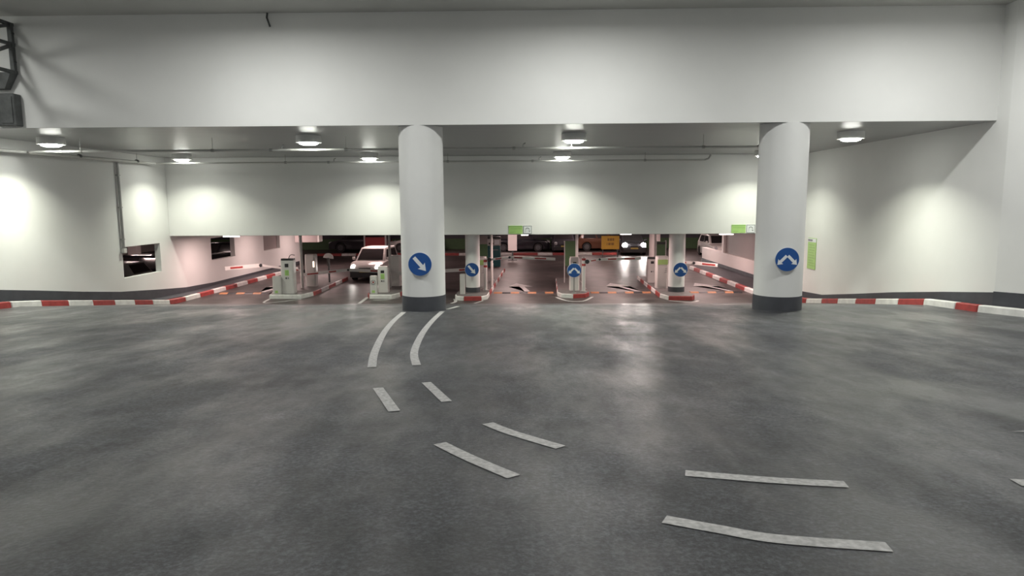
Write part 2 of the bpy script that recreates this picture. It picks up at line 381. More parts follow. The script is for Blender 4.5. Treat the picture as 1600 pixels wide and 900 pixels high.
# ================================================================== ROAD MARKINGS (paint on the floor)
def paint(outline, parent, name='lane_line', label=None, dz=0.005):
    m = MB(); n = len(outline)
    v = [m.bm.verts.new((p[0], p[1], fz(p[1]) + dz)) for p in outline]
    m.bm.faces.new(v); bmesh.ops.triangulate(m.bm, faces=m.bm.faces[:])
    for f in m.bm.faces:
        if f.normal.z < 0: f.normal_flip()
    o = m.build(name, 'paint', parent)
    if label: o['label'] = label
    return o
def stroke(pts, wd):
    """a constant-width painted line along a smooth centre line"""
    n = len(pts); q = []
    for i in range(n - 1):
        p0 = Vector(pts[max(i - 1, 0)]); p1 = Vector(pts[i]); p2 = Vector(pts[i + 1]); p3 = Vector(pts[min(i + 2, n - 1)])
        for k in range(6):
            t = k / 6
            q.append(0.5 * ((2 * p1) + (-p0 + p2) * t + (2 * p0 - 5 * p1 + 4 * p2 - p3) * t * t + (-p0 + 3 * p1 - 3 * p2 + p3) * t ** 3))
    q.append(Vector(pts[-1])); l, r = [], []
    for i, p in enumerate(q):
        d = (q[min(i + 1, len(q) - 1)] - q[max(i - 1, 0)]).normalized(); nn = Vector((-d.y, d.x)) * wd / 2
        l.append(tuple(p + nn)); r.append(tuple(p - nn))
    return l + r[::-1]
paint(stroke([(-2.025, 8.59), (-2.27, 9.85), (-2.59, 12.0), (-2.80, 14.0), (-2.91, 15.73)], 0.115), fl)
paint(stroke([(-1.465, 8.74), (-1.685, 9.88), (-1.88, 11.9), (-1.985, 14.0), (-2.02, 15.9)], 0.115), fl)
paint(stroke([(-1.665, 7.32), (-1.275, 6.27)], 0.115), fl)
paint(stroke([(-1.17, 7.62), (-0.82, 6.67)], 0.11), fl)
paint(stroke([(-0.355, 5.835), (-0.135, 5.54), (0.26, 5.13)], 0.115), fl)
paint(stroke([(-0.705, 5.225), (-0.435, 4.86), (-0.095, 4.455)], 0.115), fl)
paint(stroke([(1.095, 4.54), (1.62, 4.41), (2.105, 4.33)], 0.12), fl)
paint(stroke([(0.79, 3.745), (1.06, 3.615), (1.35, 3.49), (1.895, 3.40)], 0.115), fl)
paint([(4.07, 5.61), (4.7, 5.72), (4.66, 5.60)], fl)
paint(stroke([(3.24, 4.38), (4.2, 4.28)], 0.13), fl)
paint(stroke([(-1.97, 16.4), (-1.77, 17.2)], 0.115), fl)
# painted noses in front of the islands
paint(stroke([(-10.2, 26.38), (-10.05, 25.4), (-9.6, 25.5), (-8.9, 26.35)], 0.09), fg)
paint(stroke([(-6.4, 26.8), (-6.35, 25.6), (-6.3, 24.7)], 0.13), fg)
paint(stroke([(-6.0, 26.0), (-5.5, 26.1), (-5.1, 26.6)], 0.08), fg)
paint(stroke([(-2.85, 26.3), (-2.75, 25.4), (-3.1, 24.6)], 0.12), fg)
paint(stroke([(-1.7, 25.8), (-2.1, 24.8)], 0.09), fg)
paint(stroke([(1.15, 26.7), (1.5, 25.75), (1.85, 25.55), (2.2, 25.75), (2.6, 26.8)], 0.11), fg)
paint(stroke([(5.4, 25.72), (6.0, 25.35), (6.35, 25.45), (6.5, 25.75)], 0.12), fg)
def arrow_paint(cx, y0, dx):
    paint([(cx + dx + .1, y0), (cx + dx + .32, y0), (cx + .12, y0 + 1.7), (cx + .5, y0 + 1.7), (cx - .25, y0 + 2.9), (cx - .6, y0 + 1.7), (cx - .1, y0 + 1.7)], fg, 'arrow_marking')
for cx, dx in ((-11.2, -.3), (-0.25, .05), (4.1, .35), (8.0, .35)): arrow_paint(cx, 28.45, dx)

# speed bumps: amber and black rubber segments, one strip per lane
def bump_strip(x0, x1, label):
    root = tag(empty('speed_bump', (0, 28.0, ZG)), label, 'speed bump', 'rubber speed bumps across the lanes')
    n = int((x1 - x0) / 0.355); protos = {}
    for i in range(n):
        c = 'orange' if i % 2 == 0 else 'dark'
        if c not in protos:
            m = MB(); pr = [(-.17, -.17, 0), (-.17, -.10, .04), (-.17, 0, .052), (-.17, .10, .04), (-.17, .17, 0)]
            m.prism(pr, (.34, 0, 0)); o = m.build('bump_segment', c, root); protos[c] = o
        else:
            o = protos[c].copy(); C.objects.link(o); o.parent = root
        o.location = (x0 + .18 + i * .355, 0, 0.001)
bump_strip(-12.9, -10.5, 'amber and black speed bump in the lane beside the left wall')
bump_strip(-1.4, 1.15, 'amber and black speed bump between the slim column and the post sign')
bump_strip(2.62, 5.15, 'amber and black speed bump between the post sign and the right slim column')
bump_strip(6.72, 9.0, 'amber and black speed bump beside the right parapet kerb')

# ================================================================== COLUMNS
def round_column(x, y, r, z0, z1, zb, label, cat='column', mat='column', foot=-.06):
    root = tag(empty('column', (x, y, z0)), label, cat)
    shade_cyl(MB().cyl((0, 0, zb - z0), (0, 0, z1 - z0), r, n=64).build('shaft', mat, root))
    shade_cyl(MB().cyl((0, 0, foot), (0, 0, zb - z0), r + 0.008, n=64).build('plinth', 'plinth', root))
    return root
round_column(-2.53, 16.42, 0.525, fz(16.42), ZS, -0.64, 'thick round white column with single-arrow sign, left of centre')
round_column(6.06, 16.44, 0.555, fz(16.44), ZS, -0.66, 'thick round white column with two-arrow sign, on the right')
round_column(-2.2, 27.25, 0.29, ZG + ISL + .004, ZC, -1.82, 'slim white column with single-arrow sign under the lintel', foot=0)
round_column(6.0, 27.27, 0.32, ZG + ISL + .004, ZC, -1.82, 'slim white column with two-arrow sign under the lintel', foot=0)
root = tag(empty('column', (6.85, 36.6, ZG)), 'pinkish round column deeper in the garage, behind the grey ticket column', 'column')
shade_cyl(MB().cyl((0, 0, 0), (0, 0, ZC - ZG), .29, n=40).build('shaft', 'gwall', root))
root = tag(empty('column', (-22.3, 38.0, ZG)), 'pale square pillar seen through the nearest left opening', 'column')
MB().box(-.25, .25, -.25, .25, 0, ZC - ZG).build('shaft', 'gwall', root, bevel=.02, seg=1)

# ================================================================== BLUE ARROW SIGNS
def arrow_pts(cx, cz, ang, L, wd, hw, hl):
    p = [(-L / 2, -wd / 2), (L / 2 - hl, -wd / 2), (L / 2 - hl - .12 * hl, -hw / 2), (L / 2, 0), (L / 2 - hl - .12 * hl, hw / 2), (L / 2 - hl, wd / 2), (-L / 2, wd / 2)]
    c, s = math.cos(ang), math.sin(ang)
    return [(cx + a * c - b * s, 0, cz + a * s + b * c) for a, b in p]
def blue_sign(x, y, z, r, double, label, pole=None, standoff=0.0):
    root = tag(empty('direction_sign', (x, y, z)), label, 'sign', 'round blue arrow signs')
    shade_cyl(MB().cyl((0, 0.0, 0), (0, .012, 0), r + 0.012, n=48).build('border', 'swhite', root))
    pl = shade_cyl(MB().cyl((0, -.012, 0), (0, -.0005, 0), r, n=48).build('plate', 'blue', root))
    k = r / 0.275
    if double:
        for sgn in (-1, 1):
            pts = arrow_pts(sgn * .122 * k, -.02 * k, R(-45) if sgn > 0 else R(-135), .30 * k, .068 * k, .165 * k, .10 * k)
            MB().prism(pts if sgn > 0 else pts, (0, .004, 0)).build('arrow', 'swhite', pl).location = (0, -.0165, 0)
    else:
        pts = arrow_pts(0, 0, R(-49), .43 * k, .085 * k, .225 * k, .15 * k)
        MB().prism(pts, (0, .004, 0)).build('arrow', 'swhite', pl).location = (0, -.0165, 0)
    if standoff:
        MB().box(-.05, .05, .012, .012 + standoff, -.16, .16).build('bracket', 'metal', root)
    if pole:
        shade_cyl(MB().cyl((0, .045, pole - z), (0, .045, .18), .03, n=16).build('pole', 'metal', root))
        MB().box(-.09, .09, -.045, .135, pole - z, pole - z + .02).build('foot', 'metal', root)
    return root
blue_sign(-2.52, 15.845, 0.15, 0.272, False, 'large round blue sign with one white arrow, on the left round column', standoff=.045)
blue_sign(6.03, 15.835, 0.235, 0.272, True, 'large round blue sign with two white arrows, on the right round column', standoff=.045)
blue_sign(-2.2, 26.815, -1.08, 0.27, False, 'small round blue sign with one arrow, on the slim column', standoff=.04)
blue_sign(1.85, 26.62, -1.10, 0.27, True, 'small round blue two-arrow sign standing on a metal pole', pole=ZG + ISL)
blue_sign(6.05, 26.785, -1.10, 0.275, True, 'small round blue two-arrow sign on the right slim column', standoff=.04)

# ================================================================== GREEN SIGNS
def lintel_sign(x0, z0, label):
    root = tag(empty('lane_sign', (x0, YB, z0)), label, 'sign', 'green and white signs on the lintel')
    p = MB().box(0, .54, -.02, 0, 0, .32).build('green_panel', 'green', root)
    MB().box(.0, .54, -.024, -.02, .27, .315).build('print_band', 'green2', p)
    for zz, l in ((.195, .45), (.06, .22)): MB().box(.06, .06 + l, -.024, -.02, zz, zz + .02).build('print_line', 'green2', p)
    q = MB().box(.57, .90, -.02, 0, 0, .32).build('white_panel', 'swhite', root)
    fr = MB()
    for a in ((.57, .90, .30, .32), (.57, .90, 0, .02), (.57, .59, .02, .30), (.88, .90, .02, .30)): fr.box(a[0], a[1], -.025, -.02, a[2], a[3])
    fr.build('frame_line', 'grey', q)
    ar = MB(); pts = [(.735 + .075 * math.cos(t), -.023, .16 + .075 * math.sin(t)) for t in [PI * 1.0 - i * PI * 1.15 / 10 for i in range(11)]]
    pts = [(.66, -.023, .06)] + pts
    for a, b in zip(pts[:-1], pts[1:]): ar.bar(a, b, .006, .022)
    ar.prism([(.775, -.026, .12), (.845, -.026, .12), (.812, -.026, .07)], (0, .004, 0))
    ar.build('pictogram', 'grey', q)
lintel_sign(-0.72, 0.35, 'green and white sign on the lintel left of the middle light')
lintel_sign(7.90, 0.35, 'green and white sign on the lintel beside the right round column')
root = tag(empty('wall_sign', (XR, 25.45, -0.95)), 'tall narrow lime green sign on the right wall', 'sign')
p = MB().box(-.02, 0, -.36, .36, 0, 1.15).build('green_panel', 'green', root)
q = MB().box(-.024, -.02, -.36, .36, 1.0, 1.13).build('header', 'swhite', root)
MB().box(-.028, -.024, -.05, .34, 1.03, 1.10).build('logo_print', 'grey', q)
for i in range(9): MB().box(-.024, -.02, -.26 + (.1 if i % 3 == 2 else 0), .26, .12 + i * .095, .145 + i * .095).build('print_line', 'green2', p)

# ================================================================== DOWNLIGHTS
def downlight(x, y, z, watts, label, group, spread=128, col=LAMP_COL, proto={}):
    root = tag(empty('downlight', (x, y, z)), label, 'ceiling light', group)
    if not proto:
        shade_cyl(MB().cyl((0, 0, -.16), (0, 0, 0), .33, n=40).build('housing', 'wall', root))
        m = MB(); n = 40
        a = [m.bm.verts.new((.335 * math.cos(2 * PI * i / n), .335 * math.sin(2 * PI * i / n), -.18)) for i in range(n)]
        b = [m.bm.verts.new((.25 * math.cos(2 * PI * i / n), .25 * math.sin(2 * PI * i / n), -.18)) for i in range(n)]
        c = [m.bm.verts.new((.335 * math.cos(2 * PI * i / n), .335 * math.sin(2 * PI * i / n), -.155)) for i in range(n)]
        for i in range(n):
            j = (i + 1) % n; m.bm.faces.new([a[i], a[j], b[j], b[i]]); m.bm.faces.new([a[i], a[j], c[j], c[i]])
        m.build('rim', 'wall', root)
        m = MB()   # shallow domed diffuser
        rings = [(.25, -.175), (.235, -.215), (.16, -.24), (.0, -.25)]
        vv = [[m.bm.verts.new((r * math.cos(2 * PI * i / 32), r * math.sin(2 * PI * i / 32), zz)) for i in range(32)] for r, zz in rings[:-1]]
        tip = m.bm.verts.new((0, 0, -.25))
        for A, B in zip(vv[:-1], vv[1:]):
            for i in range(32): m.bm.faces.new([A[i], A[(i + 1) % 32], B[(i + 1) % 32], B[i]])
        for i in range(32): m.bm.faces.new([vv[-1][i], vv[-1][(i + 1) % 32], tip])
        m.build('diffuser', 'lens', root, smooth=True)
        proto['r'] = root
    else:
        for ch in proto['r'].children:
            if ch.type == 'MESH': copy_tree(ch, root)
    ld = bpy.data.lights.new('downlight_glow', 'AREA'); ld.shape = 'DISK'; ld.size = 0.40; ld.energy = watts; ld.color = col
    ld.spread = R(spread)
    lo = bpy.data.objects.new('downlight_glow', ld); C.objects.link(lo); lo.parent = root; lo.location = (0, 0, -.256)
    return root
ORD = ['first', 'second', 'third', 'fourth', 'fifth', 'sixth']
GX = [-12.75, -5.8, 1.24, 8.45]
words = ['above the left wall', 'left of the left round column', 'right of the left round column', 'beside the right wall']
for i, x in enumerate(GX):
    downlight(x, 18.25, ZS, SOFFIT_W * (.75, 1.2, 1.2, .95)[i], 'lit round downlight in the front row of the soffit, ' + words[i], 'soffit downlights')
words = ['in the left corner', 'left of the left round column', 'right of the left round column', 'behind the right round column']
for i, x in enumerate([-12.6, -5.72, 1.27, 8.5]):
    downlight(x, 24.9, ZS, SOFFIT_W * 0.62, 'lit round downlight in the back row of the soffit, ' + words[i], 'soffit downlights')
for j, y in enumerate((12.8, 4.0, -6.0)):  # the two rows behind the first are unseen, added to light the floor
    for i, x in enumerate([-12.4, -5.6, 1.2, 8.2]):
        downlight(x, y, ZH, HALL_W * (.32 if i + j == 0 else (1, .45, .35)[j]), 'lit hall ceiling downlight, %s from the left in the %s' % (ORD[i], ('row nearest the upper wall', 'unseen added row overhead', 'unseen added row farthest from the barriers')[j]), 'hall ceiling downlights', 178, HALL_COL)  # dim first lamp added out of view to lift the upper wall's left end

# ================================================================== PIPES UNDER THE SOFFIT
root = tag(empty('sprinkler_pipe'), 'upper thin pipe hung across the soffit in front', 'pipe')
shade_cyl(MB().cyl((-13.62, 18.6, 3.02), (6.15, 18.6, 3.02), .032, n=12).build('pipe', 'pipew', root))
shade_cyl(MB().tube([(6.15, 18.6, 3.02), (6.28, 18.6, 3.1), (6.3, 18.6, 3.24)], .032, 10).build('elbow', 'metal', root))
for x in (-12.2, -8.55, -4.9, 1.2, 4.72): MB().cyl((x, 18.6, 3.02), (x, 18.6, ZS), .008, n=6).build('hanger_rod', 'metal', root)
for x in (-12.2, -8.55, -6.95, -4.9, 1.2, -0.35, 4.72): shade_cyl(MB().cyl((x - .04, 18.6, 3.02), (x + .04, 18.6, 3.02), .045, n=12).build('collar', 'metal', root))
for x in (-6.65, -.1): shade_cyl(MB().tube([(x, 18.6, 3.02), (x, 18.6, 3.12), (x + .06, 18.6, 3.16)], .018, 8).build('sprinkler_head', 'metal', root))
root = tag(empty('sprinkler_pipe'), 'lower thin pipe running before the lintel and back along the left wall', 'pipe')
shade_cyl(MB().cyl((-13.75, 25.2, 3.07), (6.45, 25.2, 3.07), .032, n=12).build('pipe', 'pipew', root))
shade_cyl(MB().cyl((-13.75, 25.2, 3.07), (-13.75, 15.0, 2.98), .045, n=12).build('branch', 'pipew', root))
shade_cyl(MB().tube([(6.45, 25.2, 3.07), (6.6, 25.2, 3.12), (6.68, 25.2, 3.25)], .032, 10).build('elbow', 'metal', root))
for x in (-8.9, -2.9, 4.3): MB().cyl((x, 25.2, 3.07), (x, 25.2, ZS), .008, n=6).build('hanger_rod', 'metal', root)
for x in (-8.9, -7.3, -2.9, 0.2, 4.3): shade_cyl(MB().cyl((x - .04, 25.2, 3.07), (x + .04, 25.2, 3.07), .046, n=12).build('collar', 'metal', root))
for y in (17.4, 20.9, 24.0):
    shade_cyl(MB().cyl((-13.75, y - .05, 3.0 + (y - 15) * .009), (-13.75, y + .05, 3.0 + (y - 15) * .009), .06, n=12).build('collar', 'steel', root))
    MB().cyl((-13.75, y, 3.0), (-13.75, y, ZS), .009, n=6).build('hanger_rod', 'metal', root)
for x in (-7.1, .45): shade_cyl(MB().tube([(x, 25.2, 3.07), (x, 25.2, 3.18), (x + .07, 25.2, 3.22)], .018, 8).build('sprinkler_head', 'metal', root))
root = tag(empty('conduit', (XL + .002, 23.3, 0.05)), 'vertical grey conduit dropping to the nearest left opening', 'conduit')
shade_cyl(MB().cyl((.06, 0, -.02), (.06, 0, 2.95), .045, n=12).build('tube', 'metal', root))
for z in (.3, 1.4, 2.5): MB().box(0, .1, -.06, .06, z, z + .04).build('clip', 'metal', root)
MB().box(0, .12, -.09, .09, -.16, 0).build('end_box', 'pipew', root, bevel=.01, seg=1)
# sagging cable stub on the upper wall
shade_cyl(tag(MB().tube([(-5.86, 15.87, 5.86), (-5.85, 15.8, 5.74), (-5.80, 15.84, 5.55)], .022, 8).build('cable_stub', 'steel'), 'short dark cable stub at the top of the upper wall', 'cable'))

# steel lattice bracket high on the left
root = tag(empty('lattice_bracket', (-11.75, 15.8, 3.5)), 'dark steel lattice frame high on the left of the upper wall', 'steel frame')
B = lambda n, a, b, wd=.07: MB().bar(a, b, wd, wd).build(n, 'steel', root)
B('upright', (0, 0, 1.1), (0, 0, 2.18), .09); B('upright', (0, -2.6, 1.1), (0, -2.6, 2.18), .09)
for z in (1.1, 1.72, 2.16): B('chord', (0, .08, z), (0, -3.4, z))
B('diagonal', (0, 0, 2.14), (0, -1.3, 1.74)); B('diagonal', (0, 0, 1.70), (0, -1.3, 1.12)); B('diagonal', (0, -1.3, 1.74), (0, -2.6, 2.14)); B('diagonal', (0, -1.3, 1.12), (0, -2.6, 1.7))
for z in (1.32, 1.95): shade_cyl(MB().cyl((.04, -.02, z), (.08, -.02, z), .03, n=8).build('bolt', 'dark', root))
MB().hexa([(-.5, -.1, .72), (-.18, -.1, .72), (-.18, .08, .72), (-.5, .08, .72)], [(-.6, -.15, 1.08), (.03, -.15, 1.08), (.03, .08, 1.08), (-.6, .08, 1.08)]).build('gusset', 'steel', root)
root = tag(empty('junction_cabinet', (-11.98, 15.78, ZS + .03)), 'dark grey steel cabinet under the lattice frame, on the upper wall', 'cabinet')
MB().box(-.27, .27, -.12, .115, 0, .72).build('body', 'steel', root, bevel=.015, seg=1)
MB().box(-.05, .22, -.14, -.12, .05, .66).build('door', 'steel', root, bevel=.008, seg=1)

# ================================================================== BARRIER EQUIPMENT
ZI = ZG + ISL + 0.004
def rbox(wd, d, h, r=.06):
    """cabinet body with rounded vertical corners"""
    m = MB(); pts = []
    for cx, cy, a0 in ((wd / 2 - r, d / 2 - r, 0), (-wd / 2 + r, d / 2 - r, 90), (-wd / 2 + r, -d / 2 + r, 180), (wd / 2 - r, -d / 2 + r, 270)):
        for k in range(5): a = R(a0 + k * 22.5); pts.append((cx + r * math.cos(a), cy + r * math.sin(a), 0))
    return m.prism(pts, (0, 0, h))
def ticket_column(x, y, h, wd, label, mat='cab', lab=True, top='dark'):
    root = tag(empty('ticket_column', (x, y, ZI)), label, 'ticket machine', 'ticket columns on the islands')
    b = rbox(wd, .38, h - .07, .07).build('body', mat, root)
    t = rbox(wd - .04, .36, .08, .06).build('cap', top, root); t.location = (0, 0, h - .075)
    if lab:
        l = MB().box(-.08, .08, -.195, -.188, h * .52, h * .52 + .22).build('label_panel', 'green', root)
        for i in range(3): MB().box(-.055, .055, -.198, -.195, h * .52 + .04 + i * .06, h * .52 + .07 + i * .06).build('print_line', 'green2', l)
    MB().box(-.07, .07, -.20, -.188, h * .76, h * .86).build('screen', 'dark', root)
    MB().box(-.06, -.01, -.198, -.188, h * .42, h * .47).build('ticket_slot', 'dark', root)
    MB().box(.02, .07, -.198, -.188, h * .42, h * .47).build('button', 'grey', root)
    return root
def low_box(x, y, h, label, wd=.3, emblem=False, gr=False):
    root = tag(empty('bollard_box', (x, y, ZI)), label, 'bollard', 'low white guard boxes')
    rbox(wd, .2, h, .05).build('body', 'cab', root)
    MB().box(-wd / 2 + .02, wd / 2 - .02, -.08, .08, h, h + .015).build('cap', 'cabg', root)
    if emblem:
        m = MB(); n = 24
        for i in range(n):
            a, b = 2 * PI * i / n, 2 * PI * (i + 1) / n
            m.bar((.085 * math.cos(a), -.106, h * .66 + .085 * math.sin(a)), (.085 * math.cos(b), -.106, h * .66 + .085 * math.sin(b)), .008, .022)
        m.build('ring_emblem', 'grey', root)
        MB().cyl((0, -.11, h * .66), (0, -.1, h * .66), .035, n=12).build('emblem_dot', 'kred', root)
    if gr: MB().box(-.06, .06, -.106, -.1, .04, .14).build('label_panel', 'green', root)
    return root
def cabinet(x, y, wd, h, label, mat='cab', lamp=False, lab=False):
    root = tag(empty('barrier_gate', (x, y, ZI)), label, 'barrier', 'barrier gates on the islands')
    rbox(wd, .4, h, .09).build('body', mat, root)
    c = rbox(wd - .03, .37, .03, .08).build('cap', 'cabg', root); c.location = (0, 0, h)
    MB().box(-wd / 2 + .06, wd / 2 - .06, -.208, -.199, .08, h - .12).build('door', mat, root)
    if lamp: MB().box(wd / 2 - .1, wd / 2 - .04, -.215, -.199, h * .62, h * .8).build('status_lamp', 'amberl', root)
    if lab:
        MB().box(-wd / 2 + .05, wd / 2 - .03, -.213, -.208, h * .76, h * .92).build('label_panel', 'green', root)
        m = MB()
        for k, zz in enumerate((.50, .56, .62)):
            m.bar((wd / 2 - .17 + .02 * k, -.211, h * zz), (wd / 2 - .06, -.211, h * (zz + .03)), .005, .02)
        m.build('lettering', 'grey', root)
    return root
def arm(pts, hs, reds, owner, y):
    """articulated barrier arm: white boards joined at a knuckle, with red reflective strips"""
    root = empty('barrier_arm', (pts[0][0] - owner.location.x, y - owner.location.y, pts[0][1] - owner.location.z)); root.parent = owner
    loc = [(a - pts[0][0], b - pts[0][1]) for a, b in pts]
    for i, (a, b) in enumerate(zip(loc[:-1], loc[1:])):
        s = MB().bar((a[0], 0, a[1]), (b[0], 0, b[1]), .05, hs[i]).build('board', 'cab', root)
        for t0, t1 in reds[i]:
            p = (a[0] + (b[0] - a[0]) * t0, -.027, a[1] + (b[1] - a[1]) * t0); q = (a[0] + (b[0] - a[0]) * t1, -.027, a[1] + (b[1] - a[1]) * t1)
            MB().bar(p, q, .006, hs[i] * .5).build('red_strip', 'kred', root)
        if i: MB().cyl((a[0], -.05, a[1]), (a[0], .05, a[1]), hs[i] * .42, n=14).build('knuckle', 'dark', root)
    MB().cyl((0, -.06, 0), (0, .1, 0), .085, n=16).build('pivot', 'dark', root)
    return root
def pole(x, y, h, r, label, mat='cab', bands=False, z0=ZI, name='post', cat='post', foot=True):
    root = tag(empty(name, (x, y, z0)), label, cat)
    shade_cyl(MB().cyl((0, 0, 0), (0, 0, h), r, n=18).build('tube', mat, root))
    if foot: shade_cyl(MB().cyl((0, 0, 0), (0, 0, .02), r * 1.9, n=18).build('foot', 'metal', root))
    if bands:
        for z in (h - .12, h - .34): shade_cyl(MB().cyl((0, 0, z), (0, 0, z + .09), r + .004, n=18).build('red_band', 'kred', root))
        shade_cyl(MB().cyl((0, 0, h), (0, 0, h + .03), r * .8, n=18).build('cap', 'cabg', root))
    return root
HP = ZB - ZI + .3 + .0   # posts reaching the garage ceiling
HPC = ZC - ZI

# island A (left)
ticket_column(-9.6, 26.95, 1.40, .52, 'white ticket column with green label and a wire on top, nearest the left wall')
root = tag(MB().tube([(-9.55, 26.9, ZI + 1.40), (-9.5, 26.9, ZI + 1.52), (-9.42, 26.9, ZI + 1.56), (-9.3, 26.9, ZI + 1.53)], .014, 6).build('wire_tangle', 'dark'), 'thin dark wire sticking up from the leftmost ticket column', 'wire')
low_box(-10.0, 26.72, .70, 'low white guard box beside the leftmost ticket column', gr=True, wd=.32)
cabA = cabinet(-9.42, 29.3, .47, 1.36, 'tall white barrier cabinet with a lit strip, between ceiling post and fan sign', lamp=True)
pole(-9.6, 28.55, HPC, .065, 'slim pale post from the left island up to the ceiling', foot=False)
root = tag(empty('fan_sign', (-9.05, 30.6, ZI)), 'half-round pale sign on a dark post on the left island', 'sign')
MB().prism([(.235 * math.cos(t), 0, 1.1 + .235 * math.sin(t)) for t in [i * PI / 14 - .12 for i in range(15)]] + [(-.2, 0, 1.02), (-.06, 0, 1.1), (.06, 0, 1.1), (.2, 0, 1.02)][0:0], (0, .03, 0)).build('plate', 'cab', root)
shade_cyl(MB().cyl((0, .05, 0), (0, .05, 1.2), .04, n=12).build('pole', 'steel', root))
MB().box(-.05, .05, -.02, .03, .75, 1.12).build('bracket', 'steel', root)
arm([(-9.68, -1.36), (-11.62, -1.10), (-13.2, -1.24)], (.09, .16), ([(.15, .35)], [(.5, .85)]), cabA, 29.25)
# island B
ticket_column(-5.83, 27.25, 1.04, .42, 'short white ticket column with green label, in front of the white car', top='cab')
low_box(-6.12, 26.75, .70, 'low white guard box with a ring emblem beside the short ticket column', emblem=True, gr=True, wd=.28)
cabB = cabinet(-5.72, 29.3, .45, 1.30, 'tall white barrier cabinet in front of the white car, beside the left round column')
pole(-5.85, 28.66, HPC, .05, 'thin ceiling post in front of the small white car', mat='cabg', foot=False)
arm([(-5.95, -1.36), (-7.7, -1.28), (-9.8, -1.50)], (.13, .12), ([(.1, .45)], [(.25, .4), (.62, .85)]), cabB, 28.92)
# island C
low_box(-2.56, 26.6, .78, 'low white guard box left of the slim single-arrow column', wd=.2)
cabC = cabinet(-1.98, 28.5, .52, 1.30, 'white barrier cabinet with green label behind the slim single-arrow column', lab=True)
arm([(-2.3, -1.22), (-5.45, -1.38)], (.14,), ([(.1, .18), (.5, .62)],), cabC, 28.4)
postC = pole(-1.72, 27.75, 1.28, .07, 'white barrier post with red bands and bent arm, right of the slim single-arrow column', bands=True, name='barrier_gate', cat='barrier')
pole(-1.52, 28.9, HPC, .055, 'slim ceiling post right of the slim single-arrow column', foot=False)
pole(-1.62, 31.2, .80, .06, 'short white post farther back on the slim column island', bands=False)
root = tag(empty('info_panel', (-2.05, 30.6, ZI)), 'olive green panel above the cabinet behind the single-arrow column', 'panel')
MB().box(-.26, .26, -.05, .05, 1.1, 1.72).build('green_face', 'fargreen', root)
MB().box(-.26, .26, -.04, .06, 1.72, 2.1).build('header', 'gbrown', root)
for s in (-.22, .22): MB().box(s - .03, s + .03, -.03, .03, 0, 1.12).build('leg', 'cabg', root)
arm([(-1.55, -0.76), (-.72, -.66), (1.15, -.74)], (.09, .11), ([(.3, .6)], [(.1, .28), (.55, .8)]), postC, 27.7)
# island D
ticket_column(1.93, 27.7, 1.36, .4, 'white ticket column right behind the post-mounted two-arrow sign', lab=True, top='cab')
root = tag(empty('info_panel', (1.92, 30.3, ZI)), 'tall narrow green panel behind the post-mounted two-arrow sign', 'panel')
MB().box(-.26, .26, -.06, .06, .75, 1.86).build('green_face', 'fargreen', root)
for s in (-.27, .24): MB().box(s, s + .04, -.07, .07, 0, 1.86).build('upright', 'cabg', root)
pole(2.12, 29.0, HPC, .06, 'slim ceiling post behind the post-mounted two-arrow sign', foot=False)
postD = pole(2.27, 27.2, 1.38, .075, 'white barrier post with red bands and bent arm, right of the post-mounted sign', bands=True, name='barrier_gate', cat='barrier')
arm([(2.4, -0.80), (2.9, -.71), (4.55, -.68)], (.08, .11), ([(.3, .7)], [(.2, .4), (.6, .85)]), postD, 27.15)
# island E
cabE = cabinet(5.62, 28.4, .50, 1.30, 'white barrier cabinet with green label behind the right slim column', lab=True)
ticket_column(5.55, 30.3, 1.12, .40, 'grey ticket column with dark cap left of the right slim column', mat='cabg', lab=False)
root = tag(empty('info_panel', (6.2, 31.6, ZI)), 'tall green panel between grey ticket column and right slim column', 'panel')
MB().box(-.20, .20, -.06, .06, .9, 1.75).build('green_face', 'fargreen', root)
for s in (-.24, .20): MB().box(s, s + .04, -.07, .07, 0, 1.8).build('upright', 'cabg', root)
MB().box(-.20, .20, -.065, .065, 1.62, 1.72).build('header', 'dark', root)
pole(5.98, 31.8, HPC - .0, .05, 'thin ceiling post beside the green panel at the right slim column', foot=False)
arm([(5.95, -.94), (7.0, -1.0), (8.0, -1.10)], (.10, .14), ([(.3, .7)], [(.35, .9)]), cabE, 28.6)

# ================================================================== GARAGE FURNITURE
root = tag(empty('pay_kiosk', (-1.95, 40.0, ZG)), 'dark teal pay kiosk standing in the middle of the garage', 'kiosk')
rbox(.76, .6, 1.22, .05).build('body', 'teal', root)
MB().box(-.38, .38, -.28, .28, 1.22, 1.62).build('display', 'cabg', root, bevel=.02, seg=1)
MB().box(-.30, -.02, -.30, -.28, 1.30, 1.40).build('screen', 'glass', root); MB().box(.04, .32, -.30, -.28, 1.28, 1.56).build('poster', 'swhite', root)
MB().box(-.4, .4, -.32, .3, 1.62, 1.75).build('hood', 'dark', root)
MB().box(-.25, .25, -.315, -.30, .95, 1.0).build('shelf', 'grey', root)
root = tag(empty('notice_board', (-0.95, 44.0, ZG)), 'pale blank notice board left of the black car', 'board')
MB().box(-.29, .29, -.03, .03, .62, 1.7).build('face', 'gwall', root)
MB().box(-.05, .05, .03, .08, 0, 1.6).build('leg', 'steel', root)
MB().box(-.3, .3, -.25, .3, 0, .03).build('foot', 'steel', root)
root = tag(empty('yellow_board', (5.62, 46.0, ZG)), 'yellow board with two dark lines of print beside the lit headlights', 'board')
f = MB().box(-.6, .6, -.03, .03, .55, 1.45).build('face', 'yellow', root)
for z0, spans in ((1.12, ((-.2, -.06), (-.03, .1), (.13, .25))), (.82, ((-.24, -.2), (-.14, .02), (.06, .24)))):
    for a, b in spans: MB().box(a, b, -.034, -.03, z0, z0 + .17).build('print', simple('dark_amber_print', (.28, .15, .03), .5), f)
for s in (-.5, .5): MB().box(s - .03, s + .03, .03, .09, 0, 1.4).build('leg', 'steel', root)
